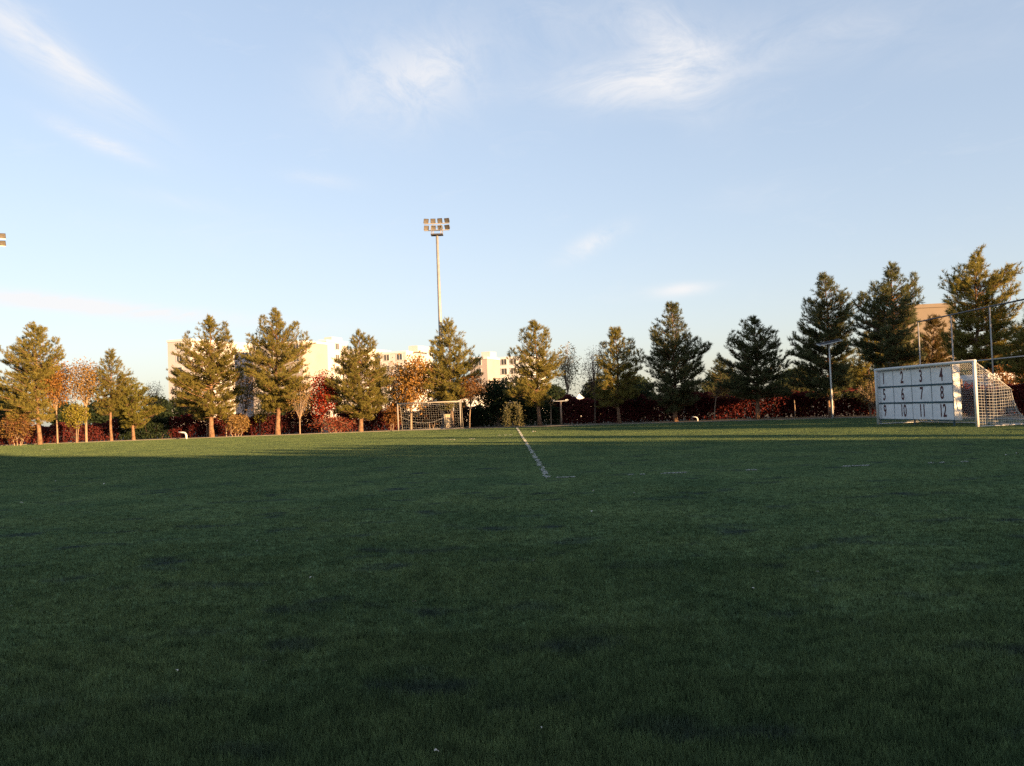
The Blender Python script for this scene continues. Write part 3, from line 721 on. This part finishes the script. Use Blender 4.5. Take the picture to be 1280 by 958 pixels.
# ------------------------------------------------------------------ floodlight masts
def mast(label, base, rz, height, heads_rz, group):
    t = thing('floodlight_mast', label, 'floodlight', base, rz, group)
    MB().tube([(0, 0, -0.05), (0, 0, height * .5), (0, 0, height)], [0.20, 0.15, 0.10], 14).build('pole', GALV, t, True)
    b = MB(); b.box((0, 0, 0.02), (0.6, 0.6, 0.04))
    for dx in (-.22, .22):
        for dy in (-.22, .22): b.tube([(dx, dy, 0.03), (dx, dy, 0.10)], 0.02, 6)
    b.build('base_plate', GALV, t)
    # platform with railing
    pf = MB(); pf.box((0, 0, height + 0.02), (0.95, 0.6, 0.10)); p = pf.build('platform', DARKM, t)
    rl = MB()
    for dx in (-.44, .44):
        for dy in (-.27, .27): rl.tube([(dx, dy, height + .06), (dx, dy, height + .72)], 0.018, 5)
    for z in (.40, .70):
        for dy in (-.27, .27): rl.tube([(-.44, dy, height + z), (.44, dy, height + z)], 0.014, 5)
        for dx in (-.44, .44): rl.tube([(dx, -.27, height + z), (dx, .27, height + z)], 0.014, 5)
    rl.build('railing', GALV, p)
    fr = MB()
    for z in (0.42, 0.96): fr.box((0, -.05, height + z - .05), (2.0, 0.06, 0.06))
    fr.box((-.3, 0, height + .60), (.06, .06, 1.06)); fr.box((.3, 0, height + .60), (.06, .06, 1.06))
    fr.build('lamp_frame', GALV, t)
    shell = None
    for r, z in enumerate((0.40, 0.94)):
        for k in range(4):
            x = -0.81 + 0.54 * k
            if shell is None:
                s = MB(); s.v = [(-.20, .02, -.19), (.20, .02, -.19), (.20, .02, .19), (-.20, .02, .19), (-.14, .26, -.12), (.14, .26, -.12), (.14, .26, .12), (-.14, .26, .12),
                                 (-.17, .02, -.16), (.17, .02, -.16), (.17, .02, .16), (-.17, .02, .16)]
                s.f = [(4, 5, 6, 7)[::-1], (0, 4, 7, 3), (1, 2, 6, 5), (3, 7, 6, 2), (0, 1, 5, 4), (0, 8, 9, 1), (1, 9, 10, 2), (2, 10, 11, 3), (3, 11, 8, 0)]
                hd = s.build('lamp_housing', material('lamp_housing', (.06, .056, .055), .5, var=.2), t)
                g = MB(); g.box((0, .035, 0), (.338, .01, .318)); lens = g.build('lens', material('lamp_glass', (.12, .11, .10), .3, var=.25), hd)
                shell = hd
            else:
                hd = shell.copy(); col.objects.link(hd); hd.parent = t
                l2 = shell.children[0].copy(); col.objects.link(l2); l2.parent = hd
            hd.location = (x, -0.14, height + z + .16)
            hd.rotation_euler = (R(28 + (k * 7 + r * 11) % 13 - 6), 0, heads_rz * (k - 1.5) + R((k * 5 + r * 3) % 7 - 3))
    return t
Ym = 64.5
bm = floor_pt(555, Ym, 537)
mast('tall floodlight mast rising behind the small goal', bm, R(0), z_at(548, 294, Ym), R(-14), 'floodlight masts')
Yn = 58.0
bn = floor_pt(-9, Yn, 550)
mast('floodlight mast of which only a few lamps are in view, over the row end', bn, R(38), z_at(-6, 313, Yn), R(-10), 'floodlight masts')
cab = thing('electrical_cabinet', 'pale yellow electrical cabinet at the foot of the floodlight mast', 'cabinet', floor_pt(560.5, 63.6, 537))
YEL = material('pale_yellow_paint', (.36, .30, .21), .6, var=.1)
MB().box((0, 0, .52), (.36, .3, 1.0)).build('body', YEL, cab)
MB().box((0, 0, 1.05), (.42, .36, .06)).build('roof', YEL, cab)
MB().box((0, -.162, .52), (.30, .02, .86)).build('door', YEL, cab)

# ------------------------------------------------------------------ small goal in the distance
def small_goal():
    Y = 60.0
    a, b = floor_pt(498, Y, 539), floor_pt(576, Y - .4, 536)
    mid = (a + b) / 2; ln = (b - a).length; rz = math.atan2(b.y - a.y, b.x - a.x)
    t = thing('small_goal', 'small white goal in front of the yellow autumn tree', 'goal', mid, rz)
    h = 2.0; r = .05
    for s in (-1, 1): MB().tube([(s * ln / 2, 0, -.04), (s * ln / 2, 0, h)], r, 10).build('post', WHITE_OLD, t, True)
    MB().tube([(-ln / 2 - r, 0, h), (ln / 2 + r, 0, h)], r, 10).build('crossbar', WHITE_OLD, t, True)
    for s in (-1, 1):
        MB().tube([(s * (ln / 2 - .02), .02, h - .02), (s * (ln / 2 - .02), .75, h - .04), (s * (ln / 2 - .02), 1.3, .03)], .028, 7).build('back_stay', WHITE_OLD, t, True)
    MB().tube([(-ln / 2, 1.3, .03), (ln / 2, 1.3, .03)], .028, 7).build('ground_bar', WHITE_OLD, t, True)
    nb = MB(); rng = random.Random(5)
    prof = [(.02, h - .04), (.7, h - .08), (1.0, 1.1), (1.25, .05)]
    nx = 26
    for i in range(nx + 1):
        x = -ln / 2 + ln * i / nx
        sag = .10 * math.sin(math.pi * i / nx)
        nb.tube([(x, y + sag * .4, z - sag) if 0 < k < 3 else (x, y, z) for k, (y, z) in enumerate(prof)], .0019, 3, False)
    for j in range(17):
        q = j / 16 * 3; k = min(int(q), 2); f = q - k
        y0 = prof[k][0] * (1 - f) + prof[k + 1][0] * f; z0 = prof[k][1] * (1 - f) + prof[k + 1][1] * f
        pts = []
        for i in range(nx + 1):
            sag = .10 * math.sin(math.pi * i / nx) * (1 if 0 < j < 16 else 0)
            pts.append((-ln / 2 + ln * i / nx, y0 + sag * .4, z0 - sag))
        nb.tube(pts, .0019, 3, False)
    # the net hangs down in a loose swag
    nb.tube([(-ln / 2 + ln * i / 20, .8, 1.05 - .55 * math.sin(math.pi * min(i / 20 * 1.25, 1))) for i in range(17)], .006, 4, False)
    nb.build('net', NETM, t)
small_goal()

# ------------------------------------------------------------------ big goal with the numbered board
GP1, GP2 = ground_px(1098, 530.5), ground_px(1222, 533.8)
def big_goal():
    d = (GP1 - GP2); ln = d.length; rz = math.atan2(d.y, d.x)
    t = thing('football_goal', 'big white goal with a net and a numbered board in its mouth', 'goal', GP2, rz)
    # local x runs along the goal line from the near post to the far post, local -y is behind the goal
    h, r = 2.44, .06
    for x in (0, ln): MB().tube([(x, 0, -.04), (x, 0, h)], r + .005 if x == 0 else r, 14).build('post', WHITE, t, True)
    MB().tube([(-r, 0, h), (ln + r, 0, h)], r, 14).build('crossbar', WHITE, t, True)
    prof = [(0.05, h - .03), (.75, 1.88), (1.42, 1.36), (1.48, 1.0), (1.62, .55), (2.1, .03)]
    arc = [0]
    for p, q in zip(prof[:-1], prof[1:]): arc.append(arc[-1] + math.hypot(q[0] - p[0], q[1] - p[1]))
    ys, zs_ = [p[0] for p in prof], [p[1] for p in prof]
    def pr(s): return float(np.interp(s, arc, ys)), float(np.interp(s, arc, zs_))
    def P(x, s):
        y, z = pr(s); f = math.sin(math.pi * x / ln) * math.sin(math.pi * s / arc[-1])
        w = .05 * math.sin(x * 2.3 + s * 3) * math.sin(math.pi * s / arc[-1])
        return (x, -(y + .05 * f + w), max(.02, z - .13 * f + w * .5))
    rad = .0046
    nb = MB(); nx, ns = int(ln / .105), int(arc[-1] / .105)
    for i in range(nx + 1):
        nb.tube([P(ln * i / nx, arc[-1] * j / 10) for j in range(11)], rad, 3, False)
    for j in range(ns + 1):
        nb.tube([P(ln * i / 16, arc[-1] * j / ns) for i in range(17)], rad, 3, False)
    nb.build('net', NETM, t)
    for x in (0.0, ln):
        sb = MB()
        # side net: uprights and level strings clipped to the profile
        k = 0
        for i in range(1, 21):
            y = 2.1 * i / 20; zt = float(np.interp(y, ys, zs_))
            wob = .03 * math.sin(i * 1.9)
            if zt > .12: sb.tube([(x + wob, -y, .02), (x + .02 * math.sin(i), -y + wob, zt * .5), (x, -y, zt)], rad, 3, False)
        for j in range(1, 23):
            z = h * j / 23
            yy = [y for y in np.linspace(0.05, 2.1, 60) if np.interp(y, ys, zs_) > z]
            if yy: sb.tube([(x, -.05, z), (x + .03 * math.sin(j * 1.3), -max(yy) * .5, z - .04), (x, -max(yy), z)], rad, 3, False)
        sb.build('side_net', NETM, t)
        MB().tube([(x, -p[0], p[1]) for p in prof], .013, 6).build('net_edge_rope', NETM, t)
    MB().tube([(0, -2.1, .025), (ln, -2.1, .025)], .02, 8).build('ground_bar', WHITE, t, True)
    MB().tube([(0, -.1, .02), (0, -2.1, .025)], .02, 8).build('ground_bar', WHITE, t, True)
    MB().tube([(ln, -.1, .02), (ln, -2.1, .025)], .02, 8).build('ground_bar', WHITE, t, True)
    return t, ln, rz
goal, g_len, g_rz = big_goal()

def number_board():
    # stands just behind the goal line, from beyond the far post to about two thirds of the mouth
    dr = Vector((math.cos(g_rz), math.sin(g_rz), 0)); bk = Vector((math.sin(g_rz), -math.cos(g_rz), 0))
    far_u, near_u = g_len + 0.25, 1.50
    org = GP2 + dr * far_u + bk * 0.16
    t = thing('number_board', 'white board with the numbers one to twelve in three rows, standing in the big goal', 'board', org, g_rz)
    # local x points from the near end to the far end; the face looks along local +y
    cw = (far_u - near_u) / 4; z0, rh = 0.22, 0.715
    PAN = material('board_sheet', (.72, .73, .76), .6, rgb2=(.58, .59, .62), scale=2.3, bump=.12, bscale=3)
    INK = material('dark_red_ink', (.060, .011, .016), .6, var=.35, scale=3)
    BAR = material('teal_black_bar', (.018, .06, .085), .5, var=.2)
    sheet = None
    for r in range(3):
        for c in range(4):
            n = r * 4 + c + 1
            cx, cz = -(c + .5) * cw, z0 + (2.5 - r) * rh
            if sheet is None:
                sheet = MB().box((0, 0, 0), (cw - .042, .025, rh - .05)).build('panel', PAN, t); o = sheet
            else:
                o = sheet.copy(); col.objects.link(o); o.parent = t
            o.location = (cx, 0, cz); o.rotation_euler = (R(((n * 37) % 11 - 5) * .12), 0, R(((n * 53) % 9 - 4) * .12))
            cu = bpy.data.curves.new('numeral', 'FONT'); cu.body = str(n); cu.align_x = 'CENTER'; cu.align_y = 'CENTER'; cu.size = .72; cu.extrude = .002; cu.offset = .013
            tmp = bpy.data.objects.new('tmp', cu); col.objects.link(tmp)
            dg = bpy.context.evaluated_depsgraph_get()
            me = bpy.data.meshes.new_from_object(tmp.evaluated_get(dg)); bpy.data.objects.remove(tmp)
            me.materials.clear(); me.materials.append(INK)
            num = link(bpy.data.objects.new('numeral', me), o)
            num.rotation_euler = (R(90), 0, R(180)); num.scale = (.62, 1, 1)
            num.location = (.06 if c == 0 else 0, .0165, 0)
    wid = 4 * cw
    for c in range(5): MB().box((-c * cw, -.010, z0 + 1.5 * rh), (.05, .03, 3 * rh + .02)).build('upright', BAR, t)
    for r in (1, 2):
        MB().box((-wid / 2, .004, z0 + r * rh), (wid, .05, .072)).build('cross_bar', BAR, t)
    for r in (0, 3):
        MB().box((-wid / 2, .0, z0 + r * rh), (wid, .03, .03)).build('cross_bar', BAR, t)
    for c in (0, 2, 4): MB().box((-c * cw + (.1 if c == 4 else 0) - (.1 if c == 0 else 0), -.05, z0 / 2 + .02), (.05, .06, z0 + .02)).build('foot', BAR, t)
    # the board returns at its open end with a narrow white sheet
    e = MB()
    for k in range(3): e.box((-wid - .04, -.13, z0 + (k + .5) * .755), (.03, .30, .745))
    e.build('end_sheet', WHITE, t)
    return t
number_board()

# ------------------------------------------------------------------ tall ball-stop fence
def ball_fence():
    t = thing('ball_fence', 'tall fence of steel posts and rails behind the big goal', 'fence', (20.05, 40, 0), 0)
    h = 4.85
    ys_ = [0, -3.0, -6.0, -9.0, -12.0]
    for y in ys_: MB().tube([(0, y, -.05), (0, y, h)], .030, 8).build('post', GALV, t, True)
    for z, rr in ((h - .03, .034), (2.62, .026), (.15, .024)):
        MB().tube([(0, .05, z), (0, -12.05, z)], rr, 8).build('rail', DARKM if z > 4 else GALV, t, True)
    # knotted mesh panels in the lower half
    return t
ball_fence()

# ------------------------------------------------------------------ lamp post with tilted panel, posts, pipe
def lamp_post():
    Y = 49.5; b = floor_pt(1041, Y, 523); hh = z_at(1035, 429, Y)
    t = thing('lamp_post', 'slim white lamp post with a tilted solar panel on top', 'lamp', b)
    MB().tube([(0, 0, -.05), (0, 0, hh)], [.055, .04], 10).build('pole', WHITE, t, True)
    MB().box((0, 0, .015), (.3, .3, .03)).build('base_plate', GALV, t)
    p = MB(); n = MB()
    p.box((0, 0, 0), (1.4, .55, .05)); o = p.build('solar_panel', WHITE, t); o.location = (.02, 0, hh + .03); o.rotation_euler = (R(14), R(-11), 0)
    n.box((0, 0, .029), (1.32, .47, .006)); n.build('cells', DARKM, o)
    MB().box((.0, -.18, hh - .14), (.16, .3, .05)).build('lamp_head', GALV, t)
lamp_post()
def flat_post():
    Y = 59.8; b = floor_pt(702, Y, 531); hh = z_at(701, 502, Y)
    t = thing('flat_topped_post', 'short wooden post with a flat crossbar, beside the silver-leaved tree', 'post', b)
    PW = material('weathered_wood', (.2, .14, .1), .9, rgb2=(.28, .2, .15), scale=6)
    MB().tube([(0, 0, -.05), (0, 0, hh)], [.075, .065], 8).build('post', PW, t, True)
    MB().box((-.05, 0, hh + .03), (1.1, .12, .05)).build('crossbar', WHITE, t)
    for x in (-.55, .45): MB().box((x, 0, hh + .09), (.22, .22, .09)).build('lamp', WHITE, t)
flat_post()
def bent_pipe():
    Y = 61.0; b = floor_pt(233, Y, 547)
    t = tag(MB().tube([(0, 0, -.05), (0, 0, .24), (-.03, 0, .36), (-.10, 0, .44), (-.22, 0, .48), (-.58, 0, .52)], [.075, .075, .075, .07, .065, .05], 10).build('bent_pipe', WHITE, None, True),
            'short bent white pipe standing on the turf edge before the maroon hedge', 'pipe')
    t.location = b
bent_pipe()
def bent_pipe2():
    b = floor_pt(872, 56.2, 525)
    t = tag(MB().tube([(0, 0, -.05), (0, 0, .14), (-.05, 0, .22), (-.15, 0, .26), (-.36, 0, .28)], [.045, .045, .045, .04, .03], 9).build('bent_pipe', WHITE, None, True),
            'tiny bent pale pipe in the shade under the tall narrow-topped pine', 'pipe')
    t.location = b
bent_pipe2()
for (px, Yp, top, r, m, lab) in [(1204, 46, 474, .07, BARKP, 'pale sunlit stake seen through the net of the big goal'), (994, 54.5, 500, .04, BARKP, 'thin pale stake before the dark red hedge'),
                               (1037, 51, 501, .09, BARK, 'short reddish stump post right behind the lamp post')]:
    b = floor_pt(px, Yp, 522); hh = z_at(px, top, Yp)
    o = tag(MB().tube([(0, 0, -.05), (.01, 0, hh * .5), (-.01, 0, hh)], [r, r * .95, r * .85], 8).build('stake', m, None, True), lab, 'stake')
    o.location = b

# ------------------------------------------------------------------ buildings
def building(name, label, fl_px, fr_px, Y, top_py, rz, depth, wall, storeys, cols, side_cols=2, skip_front=False, roofbox=None, side_wall=None):
    """fl_px/fr_px: photo x of the front face's two ends at distance Y; rz turns the block"""
    a, b = floor_pt(fl_px, Y), floor_pt(fr_px, Y)
    h = z_at((fl_px + fr_px) / 2, top_py, Y)
    w = (b.x - a.x) / max(.3, math.cos(rz) + math.sin(rz) * 0.0)
    t = thing(name, label, 'building', ((a.x), Y + 0.0, 0), rz)
    # local x along the front from its left corner, local y into depth
    MB().box((w / 2, depth / 2, h / 2 - .3), (w, depth, h + .6 - 1.0 + .4)).build('wall', wall, t)
    MB().box((w / 2, depth / 2, h - .05), (w + .3, depth + .3, .5)).build('parapet', CREAM if wall is not TAN else TAN, t)
    sh = h / storeys
    fmesh = pmesh = None
    def window(loc, rot):
        nonlocal fmesh, pmesh
        if fmesh is None:
            f = MB(); ww, wh = 1.6, 1.5
            f.box((0, -.04, wh / 2), (ww + .16, .1, .08)); f.box((0, -.05, -wh / 2 - .02), (ww + .24, .16, .08))
            f.box((-ww / 2, -.04, 0), (.08, .1, wh - .07)); f.box((ww / 2, -.04, 0), (.08, .1, wh - .07)); f.box((0, -.035, 0), (.06, .08, wh - .07))
            o = f.build('window', WHITE, t); p = MB().box((0, -.012, 0), (ww - .02, .03, wh - .02)).build('pane', GLASS, o)
            fmesh, pmesh = o, p
        else:
            o = fmesh.copy(); col.objects.link(o); o.parent = t
            p = pmesh.copy(); col.objects.link(p); p.parent = o
        o.location = loc; o.rotation_euler = (0, 0, rot)
    for s in range(storeys):
        z = (s + .55) * sh
        for c in range(cols):
            window(((c + .5) * w / cols, 0, z), 0)
        for c in range(side_cols):
            window((w, (c + .5) * depth / side_cols, z), R(90))
    if roofbox:
        x0, x1, hh = roofbox
        MB().box((w * (x0 + x1) / 2, depth * .5, h + hh / 2), (w * (x1 - x0), depth * .5, hh)).build('roof_room', PINKR, t)
    return t
BR = R(-22)
building('apartment_block', 'pink-beige apartment block behind the broad sunlit pine', 212, 246, 190, 426, BR, 22, PINKR, 7, 1, 0)
building('apartment_block', 'cream apartment block behind the tallest sunlit pine', 318, 388, 195, 430, BR, 10, GREYR, 7, 4, 0)
building('apartment_block', 'slim bright stair tower with two small windows beside the red tree', 402, 412, 200, 426, BR, 9, PINKR, 7, 0, 1, roofbox=(0, 1, 1.0))
building('apartment_block', 'cream block behind the rounded sunlit pine', 432, 462, 205, 438, BR, 12, PINKR, 6, 1, 0)
building('apartment_block', 'pink apartment block with a roof room behind the yellow autumn tree', 478, 512, 205, 441, BR, 14, PINKR, 6, 2, 0, roofbox=(.85, 1.2, 1.6))
building('apartment_block', 'grey-fronted block with a bright end wall beside the pine behind the goal', 590, 612, 205, 448, BR, 8, GREYR, 6, 1, 0, roofbox=(.5, 1, 1.6))
building('apartment_block', 'cream block with rows of windows behind the open pine', 627, 662, 215, 447, BR, 14, CREAM, 6, 3, 0)
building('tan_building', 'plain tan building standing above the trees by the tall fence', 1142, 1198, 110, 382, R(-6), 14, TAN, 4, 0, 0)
building('low_house', 'low cream house wall seen past the post of the small goal', 560, 592, 95, 497, R(-8), 8, CREAM, 1, 1, 1)
building('low_house', 'low pinkish house behind the goal net at the fence end', 1240, 1330, 70, 468, R(-5), 8, PINKR, 1, 3, 1)
def kiosk():
    Y = 80; b = floor_pt(725, Y, 520)
    t = thing('kiosk', 'pale kiosk with a pointed pyramid roof behind the maroon hedge', 'kiosk', b, R(8))
    hz, ha = z_at(725, 508, Y), z_at(725, 492, Y)
    MB().box((0, 0, hz / 2 - .1), (1.7, 1.7, hz - .1)).build('wall', CREAM, t)
    w = 1.15
    mesh_obj('roof', [(-w, -w, hz - .02), (w, -w, hz - .02), (w, w, hz - .02), (-w, w, hz - .02), (0, 0, ha)], [(0, 1, 4), (1, 2, 4), (2, 3, 4), (3, 0, 4), (3, 2, 1, 0)], CREAM, t)
    MB().box((0, 0, hz - .08), (2.4, 2.4, .1)).build('eave', WHITE, t)
kiosk()

# ------------------------------------------------------------------ trees outside the frame, whose long shadows lie on the pitch
OFF = [(26.5, 12.8, 'T4', 1.0, 6.5), (37.5, -19.6, 'T6', 1.1, 11.5), (41, -21.8, 'T14', 4.1, 11.5), (44.5, -24.5, 'T8', 2.0, 12.0), (28.3, 38.3, 'T15', 3.1, 7.6), (26, -9, 'T14', 2.1, 7.2), (28, -7.5, 'T8', 3.0, 6.4), (24.9, -6.6, 'T6', 5.0, 6.0), (26.5, -5, 'T8', .4, 7.4), (25.8, -1.5, 'T6', 1.2, 6.9), (26.4, 2, 'T14', 2.7, 6.6), (26, 5, 'T8', .2, 5.6), (26.2, 8, 'T6', 4.0, 4.4),  # several of these are added only to streak
       (29.5, -7, 'T6', .6, 7.6), (29.5, -3, 'T15', .9, 7.6), (29.5, 1, 'T8', 1.9, 7.0), (29.8, 4.2, 'T14', 5.1, 6.2),
       (26.3, 25, 'T14', .5, 4.9), (26, 28, 'T6', 2.2, 6.0), (26.4, 32, 'T8', 4.4, 6.2), (27.6, 36, 'T14', .9, 7.0), (30, 34, 'T15', 1.9, 7.5), (30, 29.5, 'T6', 5.5, 6.4)]
for (x, y, k, rz, hh) in OFF:
    c = copy_tree(PINES[k]); c.location = (x, y, 0); c.rotation_euler = (0, 0, rz)
    f = hh / max(v.co.z for v in PINES[k].children[1].data.vertices); c.scale = (f, f, f)
    c['label'] = 'pine beside the near half of the pitch, outside the view of the photograph'
    c['group'] = 'pines beside the near half of the pitch'
h_ = hedge('long dark red hedge beside the near half of the pitch, outside the photograph', 1300, 1300, 38, 30, 1.25, DKRED, 73, per=120)
h_.location = (23.7, 12, 0); h_.rotation_euler = (0, 0, R(90)); h_.scale = (5.2, 1, 1)
gh = thing('shade_hall', 'plain unseen hall added to shade the near half of the pitch', 'building', (35, -46, 0))  # unseen block, added to make the shade on the near turf solid
MB().box((0, 0, 6.4), (14, 47, 13.4)).build('wall', CREAM, gh)
MB().box((0, 0, 13.2), (14.6, 47.6, .5)).build('roof', GREYR, gh)

# dark trees far behind the hedges
far0 = BL('far_tree', 'dark tree far behind the hedges', 'tree', 196, 540, 110, (176, 216, 496, 534), 90, DKGRN, BARKG, n_leaf=2600, size=0.2, trunk_r=0.12, stems=1, clump=0.4, group='dark trees far behind the hedges')
for j, (px, Yf, sc) in enumerate([(232, 118, 1.1), (120, 112, 1.0), (150, 120, 1.2), (84, 115, 1.0), (20, 110, 1.2), (350, 118, 1.1), (690, 105, .9), (750, 108, 1.0), (800, 100, 1.0), (905, 104, 1.1), (985, 98, 1.0), (1005, 106, 1.1), (1075, 92, 1.0), (660, 112, 1.0), (1180, 84, 1.0), (1225, 90, 1.2), (1262, 84, 1.1)]):
    c = copy_tree(far0); c.location = floor_pt(px, Yf, 525); c.rotation_euler = (0, 0, j * 1.3); c.scale = (sc * 1.15, sc * 1.15, sc)
# ------------------------------------------------------------------ fallen leaves and scraps on the turf
def scraps():
    rng = random.Random(9)
    m = material('pale_dry_leaf', (.45, .43, .38), .8, var=.15, scale=20)
    me = None
    SP = [(390, 729, 1.3), (419, 734, 1.0), (518, 760, 1.0), (221, 848, .8), (740, 644, 1.6), (794, 620, 1.4), (742, 617, 1.1), (70, 604, 2.0), (130, 608, 2.2), (27, 632, 1.8), (322, 681, 1.0),
          (942, 743, .7), (884, 580, 2.0), (1022, 722, .8), (667, 707, .8), (1182, 643, 1.2), (14, 765, .6), (668, 541.5, 7), (823, 671, .8), (1272, 570, 3), (1258, 572, 2.4), (331, 836, .6), (677, 922, .5), (546, 953, .9)]
    for (px, py, s) in SP:
        p = ground_px(px, py)
        if me is None:
            v, f = [], []
            for i in range(5):
                u = i / 4; wd = .5 * math.sin(math.pi * (.12 + .8 * u)) ; z = .15 * math.sin(u * 5) + .1
                v += [(u - .5, -wd * .5, z + .12), (u - .5, 0, z), (u - .5, wd * .5, z + .15)]
            for i in range(4):
                for j in range(2): a = i * 3 + j; f.append((a, a + 3, a + 4, a + 1))
            o = mesh_obj('fallen_leaf', v, f, m, None, True); me = o.data
        else:
            o = link(bpy.data.objects.new('fallen_leaf', me))
        sc = .030 * s
        o.scale = (sc, sc, sc); o.location = (p.x, p.y, .040); o.rotation_euler = (rng.uniform(-.3, .3), rng.uniform(-.3, .3), rng.uniform(0, 6.28))
        tag(o, 'small pale fallen leaf lying on the green turf', 'leaf', 'pale leaves scattered on the turf')
scraps()
